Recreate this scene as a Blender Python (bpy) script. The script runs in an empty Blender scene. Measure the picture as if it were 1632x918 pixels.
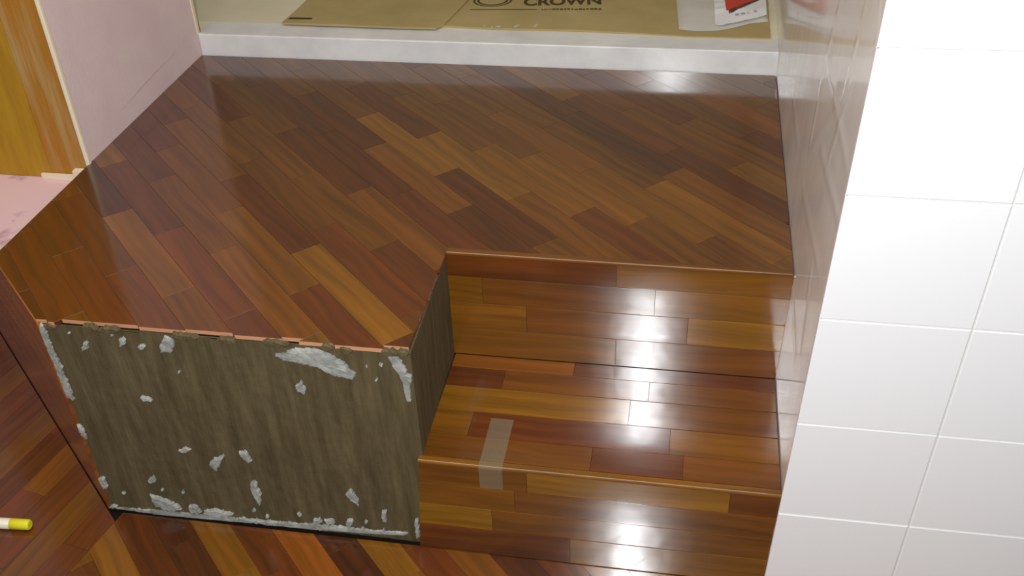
import bpy, bmesh, math, random
from mathutils import Vector, Matrix, noise

C = bpy.context.scene.collection
SC = bpy.context.scene

# ------------------------------------------------------------------ camera
CAM_LOC = Vector((0.9340, -1.0651, 0.8989))
CAM_R = Vector((0.98517, 0.16777, -0.03584))
CAM_U = Vector((-0.06914, 0.57949, 0.81204))
CAM_F = Vector((-0.15701, 0.79753, -0.58249))
cam = bpy.data.objects.new('camera', bpy.data.cameras.new('camera'))
C.objects.link(cam)
cam.data.sensor_width = 36.0
cam.data.lens = 1623.77 / 1632 * 36.0
cam.data.clip_start = 0.02
m3 = Matrix((CAM_R, CAM_U, -CAM_F)).transposed()
cam.matrix_world = Matrix.Translation(CAM_LOC) @ m3.to_4x4()
SC.camera = cam

# ------------------------------------------------------------------ light
wd = bpy.data.worlds.new('room_light')
SC.world = wd
wd.use_nodes = True
wd.node_tree.nodes['Background'].inputs[0].default_value = (1.0, 0.95, 0.87, 1)
wd.node_tree.nodes['Background'].inputs[1].default_value = 0.16

fl = bpy.data.lights.new('phone_flash', 'POINT')        # the phone's own flash, beside its lens
fl.energy = 82
fl.color = (0.93, 0.97, 1.0)
fl.shadow_soft_size = 0.012
flo = bpy.data.objects.new('phone_flash', fl)
flo.location = CAM_LOC + CAM_R * -0.085 + CAM_U * 0.01
C.objects.link(flo)

al = bpy.data.lights.new('overhead_fill', 'AREA')        # unseen fill added overhead, stands in for the room's ambient light
al.shape = 'RECTANGLE'
al.size, al.size_y = 3.0, 0.8
al.energy = 28
al.color = (1.0, 0.93, 0.82)
alo = bpy.data.objects.new('overhead_fill', al)
alo.location = (0.60, -0.25, 2.3)
alo.rotation_euler = (math.radians(0), 0, 0)
C.objects.link(alo)

SC.view_settings.view_transform = 'Standard'
SC.view_settings.look = 'None'
SC.view_settings.gamma = 1
SC.view_settings.exposure = 0.0
SC.view_settings.use_curve_mapping = False

rnd = random.Random(11)
H = 0.41
H1 = 0.2091
X1, X2, X3 = 0.5708, 1.1115, -0.1676
YR, YC = 0.2515, 0.9844
HC = 0.0488
W = 0.0525


# ------------------------------------------------------------------ materials
def mat(name, col, rough=0.6, spec=0.5, coat=0.0, coat_r=0.1):
    m = bpy.data.materials.new(name)
    m.use_nodes = True
    b = m.node_tree.nodes['Principled BSDF']
    b.inputs['Base Color'].default_value = (*col, 1)
    b.inputs['Roughness'].default_value = rough
    b.inputs['Specular IOR Level'].default_value = spec
    b.inputs['Coat Weight'].default_value = coat
    b.inputs['Coat Roughness'].default_value = coat_r
    return m


def N(m, t, **kw):
    n = m.node_tree.nodes.new(t)
    for k, v in kw.items():
        if k in n.inputs:
            n.inputs[k].default_value = v
        else:
            setattr(n, k, v)
    return n


def L(m, a, b):
    m.node_tree.links.new(a, b)


def noisy(m, col_a, col_b, scale=6, detail=5, stretch=(1, 1, 1), lo=0.35, hi=0.65, bump=0.0, bscale=60, rough=0.6):
    """noise between two colours, plus fine relief"""
    b = m.node_tree.nodes['Principled BSDF']
    tc = N(m, 'ShaderNodeTexCoord')
    mp = N(m, 'ShaderNodeMapping')
    mp.inputs['Scale'].default_value = stretch
    L(m, tc.outputs['Object'], mp.inputs['Vector'])
    nz = N(m, 'ShaderNodeTexNoise', Scale=scale, Detail=detail, Roughness=rough)
    L(m, mp.outputs[0], nz.inputs['Vector'])
    rp = N(m, 'ShaderNodeValToRGB')
    rp.color_ramp.elements[0].position = lo
    rp.color_ramp.elements[1].position = hi
    rp.color_ramp.elements[0].color = (*col_a, 1)
    rp.color_ramp.elements[1].color = (*col_b, 1)
    L(m, nz.outputs['Fac'], rp.inputs[0])
    L(m, rp.outputs[0], b.inputs['Base Color'])
    if bump:
        n2 = N(m, 'ShaderNodeTexNoise', Scale=bscale, Detail=4)
        L(m, mp.outputs[0], n2.inputs['Vector'])
        bp = N(m, 'ShaderNodeBump', Strength=bump, Distance=0.004)
        L(m, n2.outputs['Fac'], bp.inputs['Height'])
        L(m, bp.outputs[0], b.inputs['Normal'])
    return m, rp


def wood_mat(name, rough=0.45, coat=1.0, coat_r=0.142):
    m = mat(name, (0.1, 0.04, 0.01), rough, 0.15, coat, coat_r)
    b = m.node_tree.nodes['Principled BSDF']
    b.inputs['Coat IOR'].default_value = 1.7
    tc = N(m, 'ShaderNodeTexCoord')
    oi = N(m, 'ShaderNodeObjectInfo')
    off = N(m, 'ShaderNodeVectorMath', operation='SCALE')
    off.inputs[0].default_value = (7.3, 3.1, 5.7)
    L(m, oi.outputs['Random'], off.inputs['Scale'])
    add = N(m, 'ShaderNodeVectorMath', operation='ADD')
    L(m, tc.outputs['Object'], add.inputs[0])
    L(m, off.outputs[0], add.inputs[1])
    # slow bend of the grain
    nb = N(m, 'ShaderNodeTexNoise', Scale=5, Detail=1)
    L(m, add.outputs[0], nb.inputs['Vector'])
    mixv = N(m, 'ShaderNodeVectorMath', operation='MULTIPLY_ADD')
    mixv.inputs[1].default_value = (0.0, 0.035, 0.0)
    L(m, nb.outputs['Color'], mixv.inputs[0])
    L(m, add.outputs[0], mixv.inputs[2])
    mp = N(m, 'ShaderNodeMapping')
    mp.inputs['Scale'].default_value = (3.5, 70, 20)
    L(m, mixv.outputs[0], mp.inputs['Vector'])
    g = N(m, 'ShaderNodeTexNoise', Scale=1.0, Detail=4, Roughness=0.55)
    L(m, mp.outputs[0], g.inputs['Vector'])
    mr = N(m, 'ShaderNodeMapRange')
    mr.inputs['From Min'].default_value = 0.3
    mr.inputs['From Max'].default_value = 0.7
    mr.inputs['To Min'].default_value = 0.68
    mr.inputs['To Max'].default_value = 1.3
    L(m, g.outputs['Fac'], mr.inputs['Value'])
    mul = N(m, 'ShaderNodeVectorMath', operation='SCALE')
    L(m, oi.outputs['Color'], mul.inputs[0])
    L(m, mr.outputs[0], mul.inputs['Scale'])
    L(m, mul.outputs[0], b.inputs['Base Color'])
    # ripples in the varnish
    rp = N(m, 'ShaderNodeTexNoise', Scale=14, Detail=2, Roughness=0.5)
    L(m, tc.outputs['Object'], rp.inputs['Vector'])
    bp = N(m, 'ShaderNodeBump', Strength=0.07, Distance=0.004)
    L(m, rp.outputs['Fac'], bp.inputs['Height'])
    L(m, bp.outputs[0], b.inputs['Normal'])
    L(m, bp.outputs[0], b.inputs['Coat Normal'])
    return m


M_WOOD = wood_mat('varnished_parquet')
M_NOSE = wood_mat('varnished_edge_strip', coat_r=0.05)
M_RAW = mat('raw_cut_wood', (0.62, 0.30, 0.16), 0.8, 0.2)
M_CORE = mat('dark_joint', (0.012, 0.008, 0.006), 0.9, 0.1)

M_CONC = mat('olive_concrete', (0.1, 0.09, 0.06), 0.75, 0.3)
noisy(M_CONC, (0.068, 0.049, 0.019), (0.150, 0.114, 0.056), 7, 8, (7, 7, 0.8), 0.3, 0.72, 0.35, 40, 0.65)
M_PLASTER = mat('grey_white_plaster', (0.42, 0.43, 0.40), 0.8, 0.3)
noisy(M_PLASTER, (0.20, 0.20, 0.175), (0.42, 0.42, 0.39), 40, 4, (1, 1, 1), 0.3, 0.6, 0.4, 120)

M_PINK = mat('pink_plaster', (0.6, 0.42, 0.42), 0.75, 0.3)
noisy(M_PINK, (0.76, 0.575, 0.585), (0.82, 0.65, 0.64), 9, 4, (1, 1, 1), 0.3, 0.7, 0.08, 90)
M_PINKFLOOR = mat('pink_screed', (0.75, 0.5, 0.52), 0.8, 0.3)
noisy(M_PINKFLOOR, (0.40, 0.20, 0.27), (0.74, 0.52, 0.54), 16, 5, (1, 1, 1), 0.27, 0.42, 0.1, 90)
M_CREAM = mat('cream_trim', (0.85, 0.74, 0.56), 0.45, 0.5)
M_MARBLE = mat('white_marble', (0.80, 0.80, 0.79), 0.15, 0.5)
noisy(M_MARBLE, (0.70, 0.70, 0.70), (0.84, 0.84, 0.83), 9, 6, (1, 1, 1), 0.3, 0.6)
M_UPPER = mat('cream_floor', (0.6, 0.55, 0.42), 0.4, 0.4)
noisy(M_UPPER, (0.74, 0.68, 0.47), (0.86, 0.80, 0.60), 5, 4, (1, 1, 1), 0.3, 0.7)
M_CREAMWALL = mat('cream_wall', (0.62, 0.56, 0.42), 0.8, 0.3)
M_TILE = mat('white_glazed_tile', (0.90, 0.88, 0.88), 0.3, 0.4)
M_GROUT = mat('grey_grout', (0.68, 0.655, 0.62), 0.9, 0.2)
M_CARD = mat('cardboard', (0.3, 0.22, 0.09), 0.85, 0.2)
noisy(M_CARD, (0.40, 0.31, 0.13), (0.50, 0.39, 0.18), 7, 5, (1, 1, 1), 0.3, 0.7, 0.1, 90)
M_INK = mat('brown_print', (0.085, 0.055, 0.02), 0.8, 0.2)
M_WHITEPAINT = mat('dried_white_paint', (0.55, 0.50, 0.38), 0.6, 0.3)
M_BAG = mat('milky_plastic', (0.62, 0.60, 0.54), 0.3, 0.5)
M_LABEL = mat('white_print_area', (0.85, 0.86, 0.86), 0.35, 0.5)
M_RED = mat('red_print', (0.62, 0.035, 0.02), 0.35, 0.5)
M_BLUEINK = mat('pale_violet_print', (0.45, 0.40, 0.58), 0.5, 0.4)
M_DARKRED = mat('dark_print', (0.10, 0.03, 0.03), 0.4, 0.4)
M_YELLOW = mat('yellow_plastic', (0.78, 0.72, 0.02), 0.4, 0.5)
M_PALE = mat('pale_barrel', (0.85, 0.78, 0.62), 0.4, 0.5)
M_TAPE = mat('translucent_tape', (0.34, 0.30, 0.20), 0.35, 0.4)
M_TAPE.node_tree.nodes['Principled BSDF'].inputs['Alpha'].default_value = 0.3

M_OCHRE = mat('ochre_timber', (0.4, 0.2, 0.03), 0.5, 0.4)
noisy(M_OCHRE, (0.36, 0.165, 0.008), (0.48, 0.28, 0.016), 4, 7, (9, 9, 0.9), 0.3, 0.7, 0.25, 30)
M_OCHRE2 = mat('stripped_timber', (0.4, 0.2, 0.06), 0.6, 0.4)
noisy(M_OCHRE2, (0.40, 0.165, 0.014), (0.50, 0.36, 0.16), 5, 7, (11, 11, 0.8), 0.45, 0.85, 0.25, 30)

M_FILM = mat('clear_film_over_grey_wall', (0.5, 0.46, 0.41), 0.10, 0.36)
noisy(M_FILM, (0.76, 0.70, 0.63), (0.90, 0.85, 0.80), 3, 3, (1, 3, 1.2), 0.3, 0.72)
M_GREYWALL = mat('grey_wall', (0.5, 0.46, 0.41), 0.5, 0.3)


# ------------------------------------------------------------------ helpers
def link(name, me, mats, parent=None, M=None):
    o = bpy.data.objects.new(name, me)
    for mm in (mats if isinstance(mats, (list, tuple)) else [mats]):
        me.materials.append(mm)
    C.objects.link(o)
    M = M or Matrix.Identity(4)
    if parent is not None:
        o.parent = parent
        pw = WORLD[parent.name]
        o.matrix_local = pw.inverted() @ M
    else:
        o.matrix_world = M
    WORLD[o.name] = M.copy()
    return o


WORLD = {}


def empty(name, loc=(0, 0, 0)):
    o = bpy.data.objects.new(name, None)
    o.location = loc
    o.empty_display_size = 0.05
    C.objects.link(o)
    WORLD[o.name] = Matrix.Translation(loc)
    return o


def tag(o, label=None, cat=None, group=None, kind=None):
    if label: o['label'] = label
    if cat: o['category'] = cat
    if group: o['group'] = group
    if kind: o['kind'] = kind
    return o


def mesh(name, v, f, smooth=False):
    me = bpy.data.meshes.new(name)
    me.from_pydata([tuple(x) for x in v], [], f)
    me.update()
    if smooth:
        for p in me.polygons: p.use_smooth = True
    return me


def area(p):
    return 0.5 * sum(p[i][0] * p[(i + 1) % len(p)][1] - p[(i + 1) % len(p)][0] * p[i][1] for i in range(len(p)))


def clip(poly, a, b):
    """keep the part of poly on the left of the line a -> b"""
    out = []
    n = len(poly)
    d = lambda q: (b[0] - a[0]) * (q[1] - a[1]) - (b[1] - a[1]) * (q[0] - a[0])
    for i in range(n):
        p, q = poly[i], poly[(i + 1) % n]
        dp, dq = d(p), d(q)
        if dp >= 0: out.append(p)
        if (dp > 0 > dq) or (dp < 0 < dq):
            t = dp / (dp - dq)
            out.append((p[0] + t * (q[0] - p[0]), p[1] + t * (q[1] - p[1])))
    return out


def clean(p):
    out = []
    for q in p:
        if not out or math.hypot(q[0] - out[-1][0], q[1] - out[-1][1]) > 4e-4: out.append(q)
    if len(out) > 1 and math.hypot(out[0][0] - out[-1][0], out[0][1] - out[-1][1]) < 4e-4: out.pop()
    return out


def notch(poly, x, y):
    """remove the quadrant px > x, py < y from a convex polygon"""
    # split every edge at both lines
    pts = []
    n = len(poly)
    for i in range(n):
        p, q = poly[i], poly[(i + 1) % n]
        pts.append(p)
        ts = []
        for k, v in ((0, x), (1, y)):
            if (p[k] - v) * (q[k] - v) < 0: ts.append((v - p[k]) / (q[k] - p[k]))
        for t in sorted(ts): pts.append((p[0] + t * (q[0] - p[0]), p[1] + t * (q[1] - p[1])))
    e = 1e-7
    inside = [q[0] > x + e and q[1] < y - e for q in pts]
    if not any(inside):
        return poly
    if all(q[0] >= x - e and q[1] <= y + e for q in pts): return []
    k = next(i for i in range(len(pts)) if not inside[i] and inside[(i + 1) % len(pts)])
    pts = pts[k:] + pts[:k]
    inside = inside[k:] + inside[:k]
    keep = [q for q, s in zip(pts, inside) if not s]
    a = pts[0]
    j = max(i for i in range(len(pts)) if inside[i]) + 1
    b = pts[j % len(pts)]
    if abs(a[0] - x) < 1e-6 and abs(b[1] - y) < 1e-6 or abs(a[1] - y) < 1e-6 and abs(b[0] - x) < 1e-6:
        keep.insert(1, (x, y))
    return keep


def inset(p, d):
    n = len(p)
    out = []
    for i in range(n):
        a, b, c = Vector(p[i - 1]), Vector(p[i]), Vector(p[(i + 1) % n])
        e1, e2 = (b - a).normalized(), (c - b).normalized()
        n1, n2 = Vector((-e1.y, e1.x)), Vector((-e2.y, e2.x))
        k = 1 + n1.dot(n2)
        out.append(tuple(b + (n1 + n2) * (d / max(k, 0.35))))
    return out


def board(name, parent, O, ex, ey, poly, th, col, tilt=0.0, gap=0.0002, bev=0.00014, raw=None, m=None):
    """one board: an outline in the plane (O, ex, ey) extruded backwards, with eased top edges"""
    poly = clean(poly)
    if len(poly) < 3: return None
    if area(poly) < 0: poly = poly[::-1]
    if area(poly) < 0.00012: return None
    poly = clean(inset(poly, gap))
    if len(poly) < 3 or area(poly) < 0.0001: return None
    cx = sum(q[0] for q in poly) / len(poly)
    cy = sum(q[1] for q in poly) / len(poly)
    lp = [(q[0] - cx, q[1] - cy) for q in poly]
    top = inset(lp, bev)
    n = len(lp)
    v = [(q[0], q[1], 0) for q in top] + [(q[0], q[1], -bev * 0.7) for q in lp] + [(q[0], q[1], -th) for q in lp]
    f = [tuple(range(n)), tuple(range(3 * n - 1, 2 * n - 1, -1))]
    mi = [0, 0]
    for i in range(n):
        j = (i + 1) % n
        f.append((n + i, n + j, j, i)); mi.append(0)
        f.append((2 * n + i, 2 * n + j, n + j, n + i))
        mi.append(1 if raw and raw(poly[i], poly[j]) else 0)
    me = mesh(name, v, f)
    for p, k in zip(me.polygons, mi): p.material_index = k
    ex, ey = Vector(ex), Vector(ey)
    en = ex.cross(ey)
    R = Matrix((ex, ey, en)).transposed().to_4x4()
    M = Matrix.Translation(Vector(O) + ex * cx + ey * cy) @ R @ Matrix.Rotation(tilt, 4, 'X')
    o = link(name, me, [m or M_WOOD, M_RAW], parent, M)
    o.color = (*col, 1)
    return o


def prism(name, parent, poly, z0, z1, m, M=None):
    if area(poly) < 0: poly = poly[::-1]
    n = len(poly)
    v = [(x, y, z0) for x, y in poly] + [(x, y, z1) for x, y in poly]
    f = [tuple(range(n - 1, -1, -1)), tuple(range(n, 2 * n))] + [(i, (i + 1) % n, n + (i + 1) % n, n + i) for i in range(n)]
    return link(name, mesh(name, v, f), m, parent, M)


def box(name, parent, a, b, m):
    return prism(name, parent, [(a[0], a[1]), (b[0], a[1]), (b[0], b[1]), (a[0], b[1])], a[2], b[2], m)


def bevel(o, w, seg=2):
    bm = bmesh.new()
    bm.from_mesh(o.data)
    bmesh.ops.bevel(bm, geom=bm.edges[:], offset=w, segments=seg, profile=0.5, affect='EDGES', clamp_overlap=True)
    bm.to_mesh(o.data)
    bm.free()
    return o


# board colours
GOLD = (0.240, 0.102, 0.0048)
OCHRE = (0.185, 0.068, 0.0040)
ORANGE = (0.220, 0.064, 0.0045)
BROWN = (0.148, 0.048, 0.0038)
REDB = (0.115, 0.028, 0.0035)
DARK = (0.068, 0.018, 0.0035)


def jit(c, s=0.12):
    k = 1 + rnd.uniform(-s, s)
    return (c[0] * k, c[1] * k * (1 + rnd.uniform(-0.06, 0.06)), c[2] * k)


def pick():
    return jit(rnd.choices([GOLD, OCHRE, ORANGE, BROWN, REDB, DARK], [1.0, 2.0, 1.2, 3.0, 3.0, 0.7])[0])


R2 = math.sqrt(0.5)
DX, DY = (R2, -R2), (R2, R2)           # along the planks, across the planks (45 degrees)


def diag_rows(s_from, s_to, t_from, t_to, s0, length, phase, special, choose):
    """rows of planks at 45 degrees: yields (corners in x/y, colour); PHASE gives where one joint of row k lies"""
    k0 = math.floor((s_from - s0) / W)
    k1 = math.ceil((s_to - s0) / W)
    for k in range(k0, k1):
        a, b = s0 + k * W, s0 + (k + 1) * W
        ph = phase(k)
        t = ph - length * math.ceil((ph - t_from) / length)
        while t < t_to:
            c = [(u * DX[0] + s * DY[0], u * DX[1] + s * DY[1]) for u, s in ((t, a), (t + length, a), (t + length, b), (t, b))]
            m = t + length / 2
            col = choose(k, (a + b) / 2 * R2 + m * R2, (a + b) / 2 * R2 - m * R2)
            for (s_, t_, cc) in special:
                if a <= s_ < b and t <= t_ < t + length: col = jit(cc, 0.05)
            yield c, col
            t += length


def choose_landing(k, x, y):
    c = rnd.choices([OCHRE, ORANGE, BROWN, REDB, DARK], [1.5, 0.5, 5.0, 2.0, 0.25] if x > 0.35 else [0.6, 0.5, 4.0, 3.5, 0.3])[0]
    return jit(tuple(0.80 * q for q in c), 0.1)


ROWS_FRONT = {-1: OCHRE, 0: REDB, 1: DARK, 2: OCHRE, 3: REDB, 4: ORANGE, 5: DARK, 6: OCHRE, 7: REDB, 8: BROWN, 9: DARK, 10: REDB}


def choose_front(k, x, y):
    return jit(ROWS_FRONT.get(k) or rnd.choice([OCHRE, BROWN, REDB]), 0.1)


# ================================================================== SETTING
# lower floor
floor = box('floor', None, (-1.3, -1.0, -H - 0.06), (1.9, 0.9, -H - 0.008), M_CORE)
tag(floor, 'reddish parquet floor at the foot of the steps', kind='structure')
BA = (0.0238, -0.0225)                       # seam between the two plank directions starts at the block's corner
BD = Vector((-0.199, -0.98)).normalized()
BB = (BA[0] + BD.x, BA[1] + BD.y)
for c, col in diag_rows(-0.55, 0.95, -0.35, 1.35, -0.004, 0.297, lambda k: {3: 0.30, -1: 0.22, 0: 0.3}.get(k, 0.33 + k * 0.117), [], choose_front):
    p = clip(c, (-2, -0.0045), (-3, -0.0045))
    p = clip(p, BA, BB) if p else p
    p = clip(p, (1.5, -2), (1.5, 2)) if p else p
    p = clip(p, (2, -0.62), (3, -0.62)) if p else p
    if len(p) >= 3: board('plank', floor, (0, 0, -H), (DX[0], DX[1], 0), (DY[0], DY[1], 0), [(q[0] * DX[0] + q[1] * DX[1], q[0] * DY[0] + q[1] * DY[1]) for q in p], 0.008, col)
# the boards left of the seam run almost towards the landing's corner
e1 = Vector((-BD.x, -BD.y))
e2 = Vector((-e1.y, e1.x))
FD = Vector((-0.74, 0.6725)).normalized()     # the landing's slanting side
for k in range(-1, 24):
    t = -0.75 + (k * 0.131) % 0.32
    while t < 1.15:
        ln = 0.34
        c = [(BA[0] + e1.x * u + e2.x * s, BA[1] + e1.y * u + e2.y * s) for u, s in ((t, k * W), (t + ln, k * W), (t + ln, (k + 1) * W), (t, (k + 1) * W))]
        p = clip(c, BB, BA)
        p = clip(p, (-0.002, -0.002), (-0.002 + FD.x, -0.002 + FD.y)) if p else p
        p = clip(p, (0, -0.62), (1, -0.62)) if p else p
        p = clip(p, (-1.19, 1), (-1.19, -1)) if p else p
        p = [(q[0] * e1.x + q[1] * e1.y, q[0] * e2.x + q[1] * e2.y) for q in p]
        if len(p) >= 3:
            board('plank', floor, (0, 0, -H), (e1.x, e1.y, 0), (e2.x, e2.y, 0), p, 0.008, jit(rnd.choice([BROWN, REDB, REDB, REDB]), 0.15))
        t += ln

# upper floor beyond the white marble step, and its far wall
uf = box('floor', None, (X3 - 0.9, YC + 0.077, -0.05), (1.16, 2.6, HC), M_UPPER)
tag(uf, 'cream upper floor under flattened cardboard', kind='structure')
bw = box('wall_back', None, (-1.6, 2.6, -0.05), (1.16, 2.68, 2.2), M_CREAMWALL)
tag(bw, 'cream wall far beyond the cardboard', kind='structure')
curb = box('trim_1', None, (X3 - 0.0, YC, -0.03), (X2 + 0.003, YC + 0.0765, HC + 0.001), M_MARBLE)
bevel(curb, 0.003, 3)
tag(curb, 'white marble step edge behind the parquet landing', kind='structure')

# pink wall on the left, with the opening's corner bead
pw = box('wall_left', None, (X3 - 0.12, 0.472, -0.035), (X3, YC + 0.004, 2.0), M_PINK)
tag(pw, 'pink plastered wall left of the landing', kind='structure')
crack = []
n = 26
for i in range(n + 1):
    q = i / n
    crack.append((0.60 + 0.27 * q, 0.041 + 0.015 * q + 0.0006 * math.sin(i * 1.7)))
v, f = [], []
for i, (y, z) in enumerate(crack):
    w_ = 0.0012 * math.sin(math.pi * i / n) + 0.0002
    v += [(X3 + 0.0004, y, z - w_), (X3 + 0.0012, y, z), (X3 + 0.0004, y, z + w_)]
for i in range(n):
    for j in range(2):
        a = i * 3 + j
        f.append((a, a + 3, a + 4, a + 1))
M_SCRATCH = mat('pencil_grey', (0.60, 0.43, 0.45), 0.8, 0.2)
link('scratch', mesh('scratch', v, f), M_SCRATCH, pw)
tr = box('trim_2', None, (X3 - 0.005, 0.462, -0.005), (X3 + 0.003, 0.4725, 2.0), M_CREAM)
bevel(tr, 0.0025, 3)
tag(tr, 'cream corner bead at the edge of the doorway', kind='structure')
tr = box('trim_3', None, (X3 - 0.003, YC - 0.001, HC), (X3 + 0.0025, YC + 0.008, 2.0), M_CREAM)
tag(tr, 'pale bead at the far end of the pink wall', kind='structure')
pf = prism('floor', None, [(X3, 0.158), (X3, 0.989), (-1.08, 0.989)], -0.09, -0.035, M_PINKFLOOR)
tag(pf, 'pink screed in the doorway, stained purple', kind='structure')

ow = box('wall_left', None, (-1.3, -0.62, -H), (-1.2, 1.0, 2.0), M_PINK)
tag(ow, 'pink plastered wall beyond the doorway', kind='structure')
ow = box('wall_back', None, (-1.2, 0.99, -H), (X3 - 0.121, 1.06, 2.0), M_PINK)
tag(ow, 'pink plastered wall behind the timber jamb', kind='structure')

# timber lined jamb of the doorway: three boards
door = empty('door_1', (-0.3, 0.47, -0.035))
tag(door, 'ochre timber door jamb in the pink wall', kind='structure')
xs = [(-0.1735, -0.2530, M_OCHRE2), (-0.2533, -0.40, M_OCHRE), (-0.4003, -0.62, M_OCHRE)]
for a, b, m in xs:
    o = box('jamb_board', door, (b, 0.466 + rnd.uniform(0, 0.0015), -0.035), (a, 0.488, 2.0), m)
    bevel(o, 0.0012, 1)
o = prism('shim', door, [(-0.272, 0.461), (-0.2, 0.456), (-0.196, 0.4655), (-0.27, 0.4655)], -0.0345, -0.024, M_CREAM)
o = prism('shim', door, [(-0.198, 0.452), (-0.178, 0.450), (-0.176, 0.4655), (-0.198, 0.4655)], -0.0345, -0.010, M_CREAM)

# tiled wall facing the steps' foot
TL = 0.0264                                     # the wall leans a little with height
tx = lambda z: 1.1108 + TL * z
YT = -0.0116
tw = empty('wall_front', (1.3, 0.0, -H))
tag(tw, 'white tiled wall right of the steps', kind='structure')
za, zb = -H, 1.4
v = [(tx(z) + dx, y, z) for z in (za, zb) for dx, y in ((0.004, YT + 0.0025), (0.6, YT + 0.0025), (0.6, 0.10), (0.004, 0.10))]
link('grout', mesh('grout', v, [(3, 2, 1, 0), (4, 5, 6, 7), (0, 1, 5, 4), (1, 2, 6, 5), (2, 3, 7, 6), (3, 0, 4, 7)]), M_GROUT, tw)
CW, RH = 0.1815, 0.1777
JZ = -0.2405                                   # one joint's height
tile_me = {}
for r in range(-1, 9):
    z0 = max(JZ + r * RH, -H)
    z1 = JZ + (r + 1) * RH
    for k in range(3):
        key = (r == -1)
        if key not in tile_me:
            hh = z1 - z0
            g = 0.0009
            outer = [(g, g), (CW - g, g), (CW - g + TL * hh, hh - g), (g + TL * hh, hh - g)]
            top = inset(outer, 0.0012)
            vv = [(x, 0, z) for x, z in top] + [(x, 0.001, z) for x, z in outer] + [(x, 0.007, z) for x, z in outer]
            ff = [(0, 1, 2, 3), (11, 10, 9, 8)]
            for i in range(4):
                j = (i + 1) % 4
                ff += [(4 + i, 4 + j, j, i), (8 + i, 8 + j, 4 + j, 4 + i)]
            tile_me[key] = mesh('tile', vv, ff)
            tile_me[key].materials.append(M_TILE)
        o = bpy.data.objects.new('tile', tile_me[key])
        C.objects.link(o)
        o.parent = tw
        o.matrix_local = WORLD['wall_front'].inverted() @ Matrix.Translation((tx(z0) + k * CW, YT + rnd.uniform(-0.0003, 0.0003), z0)) @ Matrix.Rotation(rnd.uniform(-0.002, 0.002), 4, 'Z')

# side wall of the stairwell under a clear film
v = [(tx(z) + dx, y, z) for z in (-H, 1.4) for dx, y in ((0.003, YT + 0.008), (0.05, YT + 0.008), (0.05, 2.6), (0.003, 2.6))]
rw = link('wall_right', mesh('wall_right', v, [(3, 2, 1, 0), (4, 5, 6, 7), (0, 1, 5, 4), (1, 2, 6, 5), (2, 3, 7, 6), (3, 0, 4, 7)]), M_GREYWALL)
tag(rw, 'grey side wall covered with a shiny clear film', kind='structure')
folds = [((0.293, 0.411), (0.333, 0.320), 0.0016), ((0.333, 0.320), (0.02, 0.3135), 0.0018), ((0.106, 0.479), (0.134, 0.3425), 0.0016),
         ((0.134, 0.3425), (0.326, 0.171), 0.0018), ((0.09, 0.60), (-0.01, 0.45), 0.0012), ((0.645, 0.114), (0.468, 0.1075), 0.0014),
         ((0.335, 0.277), (0.338, 0.17), 0.0014), ((0.2335, 0.225), (0.0, 0.252), 0.0018), ((0.83, 0.142), (0.78, 0.102), 0.0012),
         ((0.093, 0.393), (0.154, 0.244), 0.0014), ((0.334, 0.103), (0.062, 0.138), 0.0014), ((0.277, -0.021), (0.118, -0.043), 0.0012), ((0.123, 0.107), (0.079, -0.011), 0.0012)]
ny, nz = 260, 170
v, f = [], []
for i in range(ny + 1):
    y = YT + 0.001 + (1.62 - YT) * i / ny
    for j in range(nz + 1):
        z = -H + 0.002 + (0.95 + H) * j / nz
        d = 0.0002 * noise.noise(Vector((y * 3, z * 1.2, 3.0)))
        for (a, b, h_) in folds:
            ab = Vector(b) - Vector(a)
            ap = Vector((y, z)) - Vector(a)
            t = ap.dot(ab) / ab.dot(ab)
            if -0.1 < t < 1.1:
                dist = abs(ap.x * ab.y - ap.y * ab.x) / ab.length
                if dist < 0.02:
                    e = min(1, (t + 0.1) * 5, (1.1 - t) * 5)
                    d += 0.55 * h_ * math.exp(-(dist / 0.007) ** 2) * e
        v.append((tx(z) + 0.002 - max(d, -0.0006), y, z))
for i in range(ny):
    for j in range(nz):
        a = i * (nz + 1) + j
        f.append((a, a + 1, a + nz + 2, a + nz + 1))
o = link('plastic_film', mesh('plastic_film', v, f, True), M_FILM, rw)
o['label'] = 'shiny creased clear film'

# ================================================================== LANDING
land = empty('parquet_landing', (0.45, 0.45, -H))
tag(land, 'raised reddish parquet landing with bare concrete front beside the steps', 'landing')
SPEC = [(1.035, 0.2, DARK), (1.035, 0.4, BROWN), (0.825, 0.15, OCHRE), (0.77, 0.10, OCHRE), (0.41, 0.2, OCHRE), (0.36, 0.1, BROWN), (0.36, 0.3, REDB),
        (0.46, 0.2, REDB), (0.51, 0.2, REDB), (0.57, 0.2, BROWN), (1.0, 0.5, OCHRE), (0.88, 0.2, OCHRE), (0.93, 0.1, BROWN), (0.71, 0.0, OCHRE), (0.66, 0.1, BROWN),
        (0.30, 0.1, BROWN), (0.25, 0.1, REDB), (0.20, 0.0, BROWN), (0.15, 0.0, REDB), (0.10, 0.0, REDB), (0.05, -0.05, REDB), (0.62, 0.25, REDB), (0.825, 0.4, REDB), (0.77, 0.4, BROWN)]


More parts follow.
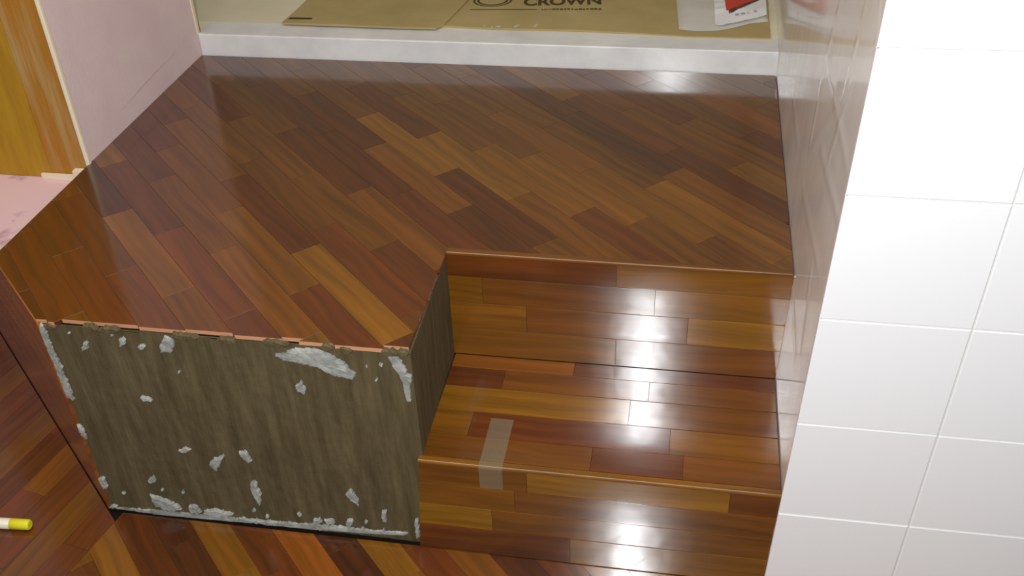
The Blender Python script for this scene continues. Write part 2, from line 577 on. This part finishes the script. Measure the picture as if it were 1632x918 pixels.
SIDE_A, SIDE_B = (0.0, 0.0), (FD.x, FD.y)
ex, ey = (DX[0], DX[1], 0), (DY[0], DY[1], 0)
rowjag = {}
for c, col in diag_rows(-0.2, 1.50, -1.0, 0.9, 0.80 - 20 * W, 0.297, lambda k: {20: 0.266, 19: 0.157, 24: 0.26, 12: 0.3725, 11: 0.178, 21: 0.05, 16: 0.02, 17: 0.13}.get(k, k * 0.113 + 0.05), SPEC, choose_landing):
    jag = 0.003 + rnd.choice([-0.004, -0.002, 0, 0, 0.001, 0.004])
    p = clip(c, (0, jag), (1, jag))
    p = clip(p, SIDE_B, SIDE_A) if p else p
    p = clip(p, (X3, 1), (X3, 0)) if p else p
    p = clip(p, (X2, 0), (X2, 1)) if p else p
    p = clip(p, (1, YC - 0.003), (0, YC - 0.003)) if p else p
    p = notch(p, X1, YR + 0.006) if len(p) >= 3 else p
    if len(p) < 3: continue
    to = lambda q: (q[0] * DX[0] + q[1] * DX[1], q[0] * DY[0] + q[1] * DY[1])
    raw = lambda a, b: abs((a[0] * DX[1] + a[1] * DY[1]) - (b[0] * DX[1] + b[1] * DY[1])) < 0.002 and (a[0] * DX[1] + a[1] * DY[1]) < 0.02
    board('plank', land, (0, 0, 0), ex, ey, [to(q) for q in p], 0.0068, col, rnd.uniform(-0.006, 0.006), raw=raw)
# bed under the planks and dark edges
prism('bed', land, [(0.004, 0.006), (X1 - 0.002, 0.006), (X1 - 0.002, YR + 0.012), (X2, YR + 0.012), (X2, YC - 0.001), (X3, YC - 0.001), (X3, 0.165)], -0.030, -0.0070, M_CORE)

# concrete block with uneven front
gx, gz = 90, 64
v, f = [], []
for i in range(gx + 1):
    for j in range(gz + 1):
        s, t = i / gx, j / gz
        z = -H + (H - 0.009) * t
        x = 0.0 + (0.5735 - 0.0) * s
        d = 0.003 * noise.noise(Vector((x * 9, z * 4, 1.0))) + 0.0014 * noise.noise(Vector((x * 60, z * 14, 5.0))) + 0.0008 * noise.noise(Vector((x * 120, z * 60, 2.0)))
        y = 0.003 + d * min(1, 6 * s, 6 * (1 - s)) 
        zz = z + (0.004 * noise.noise(Vector((x * 30, 0, 9))) if j == gz else 0) * 1
        v.append((x, max(y, 0.0003), min(zz, -0.0065)))
for i in range(gx):
    for j in range(gz):
        a = i * (gz + 1) + j
        f.append((a, a + gz + 1, a + gz + 2, a + 1))
nb = len(v)
back = [(0.003, 0.06), (0.5712, 0.10), (0.569, YR)]
# sides: right face to the riser, back, left
q = [(0.5735, 0.003), (0.5708, 0.13), (0.569, YR + 0.002), (-0.02, YR + 0.002), (-0.02, 0.03), (0.0, 0.003)]
for z in (-H, -0.009):
    for x, y in q: v.append((x, y, z))
for i in range(5):
    f.append((nb + i, nb + i + 1, nb + 6 + i + 1, nb + 6 + i))
f.append(tuple(nb + 6 + i for i in range(6)))
conc = link('concrete_block', mesh('concrete_block', v, f), M_CONC, land)
conc['label'] = 'bare olive grey concrete front with plaster smears'

PATCH = [
    [(0.3799, -0.0353), (0.3685, -0.0294), (0.4026, -0.0142), (0.4268, -0.0106), (0.4494, -0.0164), (0.4706, -0.0329), (0.4885, -0.0534), (0.4826, -0.0624), (0.4527, -0.0585), (0.4308, -0.0453), (0.4079, -0.0395)],
    [(0.1923, -0.0259), (0.2008, -0.0156), (0.2113, -0.0134), (0.2147, -0.0237), (0.207, -0.0388), (0.1879, -0.0431)],
    [(0.127, -0.0229), (0.1342, -0.0186), (0.1346, -0.0317), (0.1246, -0.0387)],
    [(0.154, -0.0345), (0.1615, -0.029), (0.1664, -0.0333), (0.1582, -0.0413)],
    [(0.3927, -0.0845), (0.4023, -0.0737), (0.4074, -0.0902), (0.4018, -0.1008), (0.3926, -0.0968)],
    [(0.5408, -0.014), (0.5506, -0.0084), (0.5619, -0.0233), (0.5654, -0.0439), (0.572, -0.0477), (0.5668, -0.0966), (0.562, -0.0972), (0.5574, -0.0495), (0.5465, -0.0296)],
    [(0.215, -0.2702), (0.2264, -0.2573), (0.2427, -0.2509), (0.2349, -0.2675), (0.2222, -0.2863), (0.2152, -0.2787)],
    [(0.271, -0.2374), (0.2824, -0.2332), (0.2906, -0.2557), (0.2832, -0.2609), (0.2762, -0.2535)],
    [(0.2761, -0.3077), (0.2864, -0.299), (0.2903, -0.3351), (0.2834, -0.36), (0.2769, -0.337)],
    [(0.0864, -0.3618), (0.099, -0.366), (0.1115, -0.3703), (0.1296, -0.3799), (0.1383, -0.391), (0.1134, -0.3994), (0.0908, -0.3888)],
    [(0.1523, -0.3796), (0.1663, -0.3775), (0.1744, -0.3917), (0.1525, -0.3982)],
    [(0.1774, -0.3882), (0.2026, -0.3813), (0.2311, -0.3893), (0.2152, -0.401), (0.1816, -0.3999)],
    [(0.001, -0.405), (0.0088, -0.398), (0.0167, -0.402), (0.008, -0.4085)],
    [(0.0018, -0.0058), (0.0073, -0.0083), (0.0075, -0.0408), (0.0096, -0.0775), (0.0125, -0.1281), (0.0108, -0.1611), (0.004, -0.1555), (0.0025, -0.1038), (0.0015, -0.054), (0.001, -0.0175)],
    [(0.0015, -0.2111), (0.0084, -0.2183), (0.007, -0.2439), (0.001, -0.2337)],
    [(0.001, -0.3354), (0.0093, -0.3275), (0.0135, -0.3525), (0.004, -0.3615)],
    [(0.3716, -0.38), (0.3832, -0.3752), (0.3862, -0.3839), (0.3719, -0.3922)],
    [(0.3938, -0.3766), (0.407, -0.3745), (0.4101, -0.3832), (0.3941, -0.3887)],
    [(0.4312, -0.3708), (0.4421, -0.3691), (0.4404, -0.3815), (0.4295, -0.3832)],
    [(0.4941, -0.3418), (0.501, -0.3363), (0.4997, -0.3662), (0.4933, -0.3672)],
    [(0.4372, -0.3107), (0.4474, -0.2977), (0.4584, -0.3251), (0.4551, -0.3344)],
    [(0.5475, -0.3553), (0.554, -0.351), (0.5525, -0.3965), (0.547, -0.3975)],
    [(0.0927, -0.3248), (0.1048, -0.3172), (0.1063, -0.3288), (0.0938, -0.3336)],
    [(0.1307, -0.1368), (0.1472, -0.1375), (0.1473, -0.1453), (0.1328, -0.1443)],
    [(0.166, -0.2484), (0.1815, -0.238), (0.1901, -0.2425), (0.178, -0.2525)],
    [(0.0597, -0.044), (0.0708, -0.0344), (0.0691, -0.0467), (0.0587, -0.0539)],
    [(0.0046, -0.4060), (0.0986, -0.4016), (0.1918, -0.4006), (0.3053, -0.3964), (0.3937, -0.3919), (0.4798, -0.3921), (0.5333, -0.3882), (0.5329, -0.3929), (0.4362, -0.3985), (0.3039, -0.4034), (0.1904, -0.4061), (0.0736, -0.4080)],
]


def smear(poly, th):
    """a thin irregular crust on the concrete: ragged outline, domed middle"""
    if area(poly) < 0: poly = poly[::-1]
    pts = []
    n = len(poly)
    for i in range(n):
        a, b = Vector(poly[i]), Vector(poly[(i + 1) % n])
        k = max(2, int((b - a).length / 0.0022))
        nr = Vector((b.y - a.y, a.x - b.x)).normalized()
        for j in range(k):
            q = a.lerp(b, j / k)
            q += nr * (0.0034 * noise.noise(Vector((q.x * 150, q.y * 150, 7))) + 0.0022 * noise.noise(Vector((q.x * 420, q.y * 420, 2))))
            pts.append(q)
    c = sum(pts, Vector((0, 0))) / len(pts)
    v, f = [], []
    rings = [(1.0, 0.0035), (0.97, -0.0006 - th * 0.4), (0.75, -0.0008 - th)]
    for s, y in rings:
        for q in pts:
            w = c.lerp(q, s)
            v.append((w.x, y + (0.0008 * noise.noise(Vector((w.x * 120, w.y * 120, 3))) if y < 0 else 0), w.y))
    m_ = len(pts)
    for r in range(2):
        for i in range(m_):
            j = (i + 1) % m_
            f.append((r * m_ + i, r * m_ + j, (r + 1) * m_ + j, (r + 1) * m_ + i))
    v.append((c.x, -0.0008 - th, c.y))
    for i in range(m_): f.append((2 * m_ + i, 2 * m_ + (i + 1) % m_, 3 * m_))
    return v, f


for i, p in enumerate(PATCH):
    v, f = smear(p, 0.0016)
    o = link('plaster_smear', mesh('plaster_smear', v, f), M_PLASTER, conc)
for (x, z, a, b) in ((0.085, -0.006, 0.013, 0.007), (0.115, -0.007, 0.018, 0.006), (0.235, -0.007, 0.022, 0.005), (0.300, -0.008, 0.016, 0.005), (0.375, -0.007, 0.020, 0.006),
                     (0.452, -0.006, 0.010, 0.007), (0.477, -0.009, 0.013, 0.007), (0.545, -0.006, 0.012, 0.006), (0.563, -0.005, 0.007, 0.006), (0.02, -0.008, 0.01, 0.004)):
    v, f = smear([(x + a * math.cos(k), z + b * math.sin(k)) for k in [i * math.pi / 5 for i in range(10)]], 0.0035)
    link('mortar_lump', mesh('mortar_lump', v, f), M_CONC, conc)
rs = random.Random(5)
for i in range(24):                              # crumbs and short drips
    x, z = rs.uniform(0.02, 0.55), rs.choice([rs.uniform(-0.04, -0.012), rs.uniform(-0.40, -0.05), rs.uniform(-0.40, -0.37)])
    a, b = rs.uniform(0.0012, 0.0035), rs.uniform(0.0015, 0.006)
    v, f = smear([(x + a * math.cos(k) * rs.uniform(0.6, 1.2), z + b * math.sin(k) * rs.uniform(0.6, 1.2)) for k in [0, 1.1, 2.2, 3.3, 4.4, 5.4]], 0.001)
    link('plaster_smear', mesh('plaster_smear', v, f), M_PLASTER, conc)


# slanting timber side of the landing
sx = -FD
rows = [(-H + i * (H - 0.004) / 8, -H + (i + 1) * (H - 0.004) / 8) for i in range(8)]
for i, (a, b) in enumerate(rows):
    br = [-0.80, -0.52 + 0.1 * (i % 3), -0.22 + 0.07 * (i % 2), 0.0]
    for k in range(3):
        top = b if (br[k] > -0.3 or b < -0.05) else b
        board('side_board', land, (-0.001, -0.001, 0), (sx.x, sx.y, 0), (0, 0, 1), [(br[k], a), (br[k + 1], a), (br[k + 1], top), (br[k], top)], 0.008,
              jit((0.36, 0.115, 0.008) if i > 4 else [(0.20, 0.05, 0.005), (0.24, 0.062, 0.006)][(i + k) % 2], 0.08))

# upper riser: boards (x from, x to, colour, tilt) by row, top row first
RZ = [-0.004, -0.047, -0.099, -0.152, -0.2088]
RISER1 = [
    [(0.569, 0.843, REDB), (0.843, 1.106, OCHRE)],
    [(0.569, 0.6255, OCHRE), (0.6255, 0.905, BROWN), (0.905, 1.106, OCHRE)],
    [(0.569, 0.697, OCHRE), (0.697, 0.9595, BROWN), (0.9595, 1.106, GOLD)],
    [(0.569, 0.845, OCHRE), (0.845, 1.106, BROWN)],
]
T1 = [0.016, 0.034, 0.010, 0.004]
for r, row in enumerate(RISER1):
    for a, b, col in row:
        p = [(a, RZ[r + 1]), (b, RZ[r + 1]), (b, RZ[r]), (a, RZ[r])]
        if b > 1.1: p = clip([(a, RZ[r + 1]), (1.12, RZ[r + 1]), (1.12, RZ[r]), (a, RZ[r])], (1.1128 - TL * H, -H), (1.1128, 0))
        board('riser_board', land, (0, YR, 0), (1, 0, 0), (0, 0, 1), p, 0.008, jit(col, 0.06), T1[r])
box('riser_back', land, (X1 - 0.001, YR + 0.0075, -H), (X2, YR + 0.03, -0.0095), M_CORE)


def nosing(parent, x0, x1, yf, zt, r, col):
    """strip with a rounded front edge"""
    prof = [(yf + 0.012, zt), (yf + r, zt)]
    for k in range(1, 7):
        a = math.pi / 2 * k / 6
        prof.append((yf + r - r * math.sin(a), zt - r + r * math.cos(a)))
    prof += [(yf, zt - 0.0048), (yf + 0.012, zt - 0.0048)]
    n = len(prof)
    cx = (x0 + x1) / 2
    v = [(x - cx, y - yf, z - zt) for x in (x0, x1) for y, z in prof]
    f = [tuple(range(n)), tuple(range(2 * n - 1, n - 1, -1))] + [(i, n + i, n + (i + 1) % n, (i + 1) % n) for i in range(n)]
    me = mesh('nosing', v, f)
    o = link('nosing', me, M_NOSE, parent, Matrix.Translation((cx, yf, zt)))
    o.color = (*col, 1)
    return o


nosing(land, 0.570, 1.110, YR - 0.0014, 0.0004, 0.0035, BROWN)

# ================================================================== STEP
step = empty('parquet_step', (0.84, 0.12, -H))
tag(step, 'single varnished wooden step between the concrete block and tiled wall', 'step')
prism('core', step, [(0.578, 0.0045), (1.106, 0.0045), (1.106, YR - 0.001), (0.576, YR - 0.001)], -H, -H1 - 0.0085, M_CORE)
TY = [0.2505, 0.2172, 0.1700, 0.1110, 0.0550, 0.0055]
TREAD = [
    [(0.5715, 0.778, ORANGE), (0.778, 1.106, REDB)],
    [(0.5715, 0.665, REDB), (0.665, 0.905, BROWN), (0.905, 1.106, BROWN)],
    [(0.5715, 0.877, GOLD), (0.877, 1.106, BROWN)],
    [(0.5715, 0.632, OCHRE), (0.632, 0.9436, REDB), (0.9436, 1.106, OCHRE)],
    [(0.5715, 0.8285, BROWN), (0.8285, 0.965, REDB), (0.965, 1.106, BROWN)],
]
T2 = [-0.004, -0.008, -0.030, -0.016, -0.010]
for r, row in enumerate(TREAD):
    for a, b, col in row:
        board('tread_board', step, (0, 0, -H1), (1, 0, 0), (0, 1, 0), [(a, TY[r + 1]), (b, TY[r + 1]), (b, TY[r]), (a, TY[r])], 0.008, jit(col, 0.06), T2[r])
YN = -0.0063
SZ = [-0.213, -0.2575, -0.304, -0.352, -0.4085]
RISER2 = [
    [(0.5, 0.735, BROWN), (0.735, 1.035, GOLD), (1.035, 1.106, REDB)],
    [(0.5, 0.715, OCHRE), (0.715, 1.106, BROWN)],
    [(0.5, 0.6775, GOLD), (0.6775, 1.106, BROWN)],
    [(0.5, 0.80, REDB), (0.80, 1.106, OCHRE)],
]
for r, row in enumerate(RISER2):
    for a, b, col in row:
        p = [(a, SZ[r + 1]), (b, SZ[r + 1]), (b, SZ[r]), (a, SZ[r])]
        p = clip(p, (0.5692, -H1), (0.5535, -H))          # ragged slanting end against the concrete
        board('riser_board', step, (0, YN, 0), (1, 0, 0), (0, 0, 1), p, 0.008, jit(col, 0.06), [0.016, 0.028, 0.032, 0.008][r])
nosing(step, 0.568, 1.106, YN - 0.0016, -H1 + 0.0004, 0.0035, OCHRE)

# ================================================================== LOOSE THINGS
def strip_of_tape():
    # follows the tread, bends over the nosing and runs down the riser
    path = [(0.098, -H1 + 0.0012), (0.02, -H1 + 0.0012), (-0.0045, -H1 + 0.0012), (-0.0078, -H1 - 0.0005), (-0.0088, -H1 - 0.003), (-0.0088, -0.2535)]
    v, f = [], []
    for y, z in path:
        v += [(0.6625, y, z), (0.6985, y, z)]
    for i in range(len(path) - 1): f.append((2 * i, 2 * i + 2, 2 * i + 3, 2 * i + 1))
    return mesh('tape_strip', v, f)


o = link('tape_strip', strip_of_tape(), M_TAPE)
tag(o, 'short strip of pale tape folded over the lower step edge', 'tape')


def sheet(name, poly, z, th, m, parent=None, wave=0.0, seed=0):
    """flat sheet with a ragged edge and gentle warp"""
    if area(poly) < 0: poly = poly[::-1]
    bm = bmesh.new()
    vs = []
    n = len(poly)
    for i in range(n):
        a, b = Vector(poly[i]), Vector(poly[(i + 1) % n])
        k = max(1, int((b - a).length / 0.02))
        for j in range(k):
            q = a.lerp(b, j / k)
            if j: q += Vector((noise.noise(Vector((q.x * 40, q.y * 40, seed))), noise.noise(Vector((q.x * 40, q.y * 40, seed + 5))))) * 0.0012
            vs.append(bm.verts.new((q.x, q.y, z + th)))
    fc = bm.faces.new(vs)
    ext = bmesh.ops.extrude_face_region(bm, geom=[fc])
    for e in ext['geom']:
        if isinstance(e, bmesh.types.BMVert): e.co.z -= th
    bmesh.ops.recalc_face_normals(bm, faces=bm.faces[:])
    me = bpy.data.meshes.new(name)
    bm.to_mesh(me)
    bm.free()
    return link(name, me, m, parent)


CZ = HC + 0.0004
cbB = sheet('cardboard_sheet', [(0.36, 1.069), (0.49, 1.062), (0.70, 1.066), (0.93, 1.050), (1.098, 1.052), (1.102, 1.62), (0.37, 1.60)], CZ, 0.004, M_CARD, seed=2)
tag(cbB, 'printed brown cardboard lying flat on the upper floor under the plastic bag', 'cardboard', 'flattened cardboard on the upper floor')
cbA = sheet('cardboard_sheet', [(0.012, 1.046), (0.15, 1.044), (0.28, 1.041), (0.372, 1.043), (0.387, 1.073), (0.3925, 1.105), (0.403, 1.18), (0.412, 1.25), (0.44, 1.58), (0.03, 1.58), (0.022, 1.216), (0.018, 1.12)], CZ + 0.0046, 0.004, M_CARD, seed=8)
tag(cbA, 'plain brown cardboard overlapping the printed sheet, near the pink wall', 'cardboard', 'flattened cardboard on the upper floor')
# torn flap along its front edge
sheet('flap', [(0.020, 1.067), (0.075, 1.070), (0.074, 1.079), (0.022, 1.078)], CZ + 0.0087, 0.0005, M_INK, cbA, seed=3)
ZB = CZ + 0.0041


def word(txt, x, y, size, rot, parent, m, bold=0.0, sx=1.0):
    cu = bpy.data.curves.new('printed_word', 'FONT')
    cu.body = txt
    cu.size = size
    cu.offset = bold
    cu.extrude = 0.0002
    tmp = bpy.data.objects.new('printed_word', cu)
    C.objects.link(tmp)
    dg = bpy.context.evaluated_depsgraph_get()
    me = bpy.data.meshes.new_from_object(tmp.evaluated_get(dg))
    bpy.data.objects.remove(tmp)
    me.materials.clear()
    return link('printed_word', me, m, parent, Matrix.Translation((x, y, ZB + 0.0002)) @ Matrix.Rotation(rot, 4, 'Z') @ Matrix.Diagonal((sx, 1, 1, 1)))


ROT = math.radians(8.0)
word('CROWN', 0.543, 1.204, 0.066, ROT * 0.9, cbB, M_INK, 0.0022, 0.70)
# emblem: double oval, left of the word
v, f = [], []
for ring, (r0, r1) in enumerate(((1.0, 0.90), (0.80, 0.68))):
    b0 = len(v)
    for i in range(48):
        a = 2 * math.pi * i / 48
        for r in (r0, r1):
            v.append((0.046 * r * math.cos(a), 0.040 * r * math.sin(a), 0))
            v.append((0.046 * r * math.cos(a), 0.040 * r * math.sin(a), 0.0003))
    for i in range(48):
        j = (i + 1) % 48
        a, b = b0 + 4 * i, b0 + 4 * j
        f += [(a + 1, b + 1, b + 3, a + 3), (a, a + 1, b + 1, b)[::-1], (a + 2, b + 2, b + 3, a + 3)[::-1]]
link('printed_emblem', mesh('printed_emblem', v, f), M_INK, cbB, Matrix.Translation((0.466, 1.232, ZB)) @ Matrix.Rotation(ROT, 4, 'Z'))
# rule and the row of tiny marks below the word
v, f = [], []


def bar(x, y, w, h):
    n = len(v)
    c, s = math.cos(ROT * 0.55), math.sin(ROT * 0.55)
    for dx, dy in ((0, 0), (w, 0), (w, h), (0, h)):
        X, Y = x + dx, y + dy
        v.append((0.425 + c * X - s * Y, 1.167 + s * X + c * Y, ZB + 0.0004))
    f.append((n, n + 1, n + 2, n + 3))


bar(0.0, 0.0, 0.155, 0.0035)
rq = random.Random(3)
x = 0.165
while x < 0.30:
    w_ = rq.uniform(0.003, 0.008)
    bar(x, rq.uniform(-0.001, 0.0), w_, rq.uniform(0.006, 0.010) if x > 0.19 else 0.004)
    x += w_ + rq.uniform(0.0015, 0.003)
link('printed_line', mesh('printed_line', v, f), M_INK, cbB)
for (x, y, a, b, r) in ((0.508, 1.072, 0.007, 0.004, 0.2), (0.548, 1.078, 0.004, 0.010, -0.4), (0.59, 1.084, 0.004, 0.011, -0.2), (0.477, 1.075, 0.003, 0.003, 0), (0.495, 1.067, 0.003, 0.003, 0)):
    pts = [(a * math.cos(k) * (1 + 0.2 * math.sin(3 * k)), b * math.sin(k)) for k in [i * math.pi / 5 for i in range(10)]]
    vv = [(0, 0, 0.0012)] + [(p[0] * 0.6, p[1] * 0.6, 0.0009) for p in pts] + [(p[0], p[1], 0) for p in pts]
    ff = [(0, 1 + i, 1 + (i + 1) % 10) for i in range(10)] + [(1 + i, 11 + i, 11 + (i + 1) % 10, 1 + (i + 1) % 10) for i in range(10)]
    link('paint_drip', mesh('paint_drip', vv, ff, True), M_WHITEPAINT, cbB, Matrix.Translation((x, y, ZB)) @ Matrix.Rotation(r, 4, 'Z'))

# plastic bag: thin crumpled pillow
outline = [(0.905, 1.083), (0.943, 1.075), (0.985, 1.089), (1.035, 1.113), (1.096, 1.142), (1.099, 1.30), (1.094, 1.44), (0.90, 1.43), (0.893, 1.28)]


def bag_z(x, y):
    return ZB + 0.004 + 0.010 * min(1, max(0, (y - 1.075) / 0.1)) + 0.0022 * noise.noise(Vector((x * 26, y * 14, 1))) + 0.0016 * noise.noise(Vector((x * 12, y * 55, 4)))


bm = bmesh.new()
nu, nv = 34, 42
grid = {}


def left(t): return (0.905 - 0.012 * min(1, t * 2), 1.083 + t * 0.347)
def right(t): return (1.096 + 0.002 * t, 1.142 + t * 0.298)


for j in range(nv + 1):
    t = j / nv
    a, b = Vector(left(t)), Vector(right(t))
    for i in range(nu + 1):
        s = i / nu
        q = a.lerp(b, s)
        q.y += -0.026 * math.sin(math.pi * min(1, s * 1.25)) * (1 - t) ** 3 * (1 if s < 0.8 else 0)
        e = min(s, 1 - s) * 9
        e = min(1, e, t * 9, (1 - t) * 9)
        z = ZB + 0.0008 + (bag_z(q.x, q.y) - ZB - 0.0008) * (e ** 0.6)
        grid[i, j] = bm.verts.new((q.x, q.y, max(z, ZB + 0.0006)))
for j in range(nv):
    for i in range(nu):
        bm.faces.new((grid[i, j], grid[i + 1, j], grid[i + 1, j + 1], grid[i, j + 1]))
me = bpy.data.meshes.new('plastic_bag')
bm.to_mesh(me)
bm.free()
for p in me.polygons: p.use_smooth = True
bag = link('plastic_bag', me, M_BAG)
tag(bag, 'milky plastic bag with white label and red emblem lying on the cardboard', 'bag')


def decal(name, poly, lift, m):
    """print that follows the bag's surface"""
    bm = bmesh.new()
    if area(poly) < 0: poly = poly[::-1]
    bm.faces.new([bm.verts.new((x, y, 0)) for x, y in poly])
    bmesh.ops.triangulate(bm, faces=bm.faces[:])
    for _ in range(4):
        bmesh.ops.subdivide_edges(bm, edges=bm.edges[:], cuts=1, use_grid_fill=True)
    for w in bm.verts: w.co.z = bag_z(w.co.x, w.co.y) + lift
    me = bpy.data.meshes.new(name)
    bm.to_mesh(me)
    bm.free()
    return link(name, me, m, bag)


decal('label_panel', [(0.982, 1.098), (0.995, 1.096), (1.091, 1.150), (1.094, 1.40), (0.972, 1.38)], 0.0012, M_LABEL)
decal('red_emblem', [(1.0045, 1.1655), (1.010, 1.1655), (1.080, 1.253), (1.086, 1.38), (0.994, 1.36)], 0.0020, M_RED)
decal('emblem_edge', [(1.0105, 1.152), (1.0165, 1.155), (1.085, 1.245), (1.083, 1.256), (1.010, 1.1655)], 0.0020, M_DARKRED)
decal('emblem_letter', [(1.0295, 1.2335), (1.042, 1.2305), (1.058, 1.2515), (1.066, 1.33), (1.038, 1.33)], 0.0026, M_LABEL)
for k in range(4):
    decal('faint_print', [(1.024 + k * 0.013, 1.142 + k * 0.006), (1.032 + k * 0.013, 1.144 + k * 0.006), (1.032 + k * 0.013, 1.154 + k * 0.006), (1.024 + k * 0.013, 1.152 + k * 0.006)], 0.0018, M_BLUEINK)

# yellow capped stick on the lower floor


def lathe(name, prof, m, parent, M, seg=20):
    v, f = [], []
    for x, r in prof:
        for k in range(seg):
            a = 2 * math.pi * k / seg
            v.append((x, r * math.cos(a), r * math.sin(a)))
    for i in range(len(prof) - 1):
        for k in range(seg):
            f.append((i * seg + k, i * seg + (k + 1) % seg, (i + 1) * seg + (k + 1) % seg, (i + 1) * seg + k))
    f.append(tuple(range(seg))[::-1])
    f.append(tuple((len(prof) - 1) * seg + k for k in range(seg)))
    me = mesh(name, v, f, False)
    for p in me.polygons: p.use_smooth = len(p.vertices) == 4
    return link(name, me, m, parent, M)


MK = Matrix.Translation((-0.111, -0.060, -H + 0.0098)) @ Matrix.Rotation(math.radians(184.0), 4, 'Z')
pen = empty('marker_pen', (-0.16, -0.064, -H))
tag(pen, 'yellow capped pale marker pen lying on the parquet left of the concrete', 'marker')
lathe('cap', [(0.0, 0.0065), (0.0012, 0.0082), (0.003, 0.0090), (0.034, 0.0096), (0.0345, 0.0090)], M_YELLOW, pen, MK)
lathe('barrel', [(0.034, 0.0085), (0.0345, 0.0093), (0.118, 0.0093), (0.121, 0.0080), (0.128, 0.0072)], M_PALE, pen, MK)
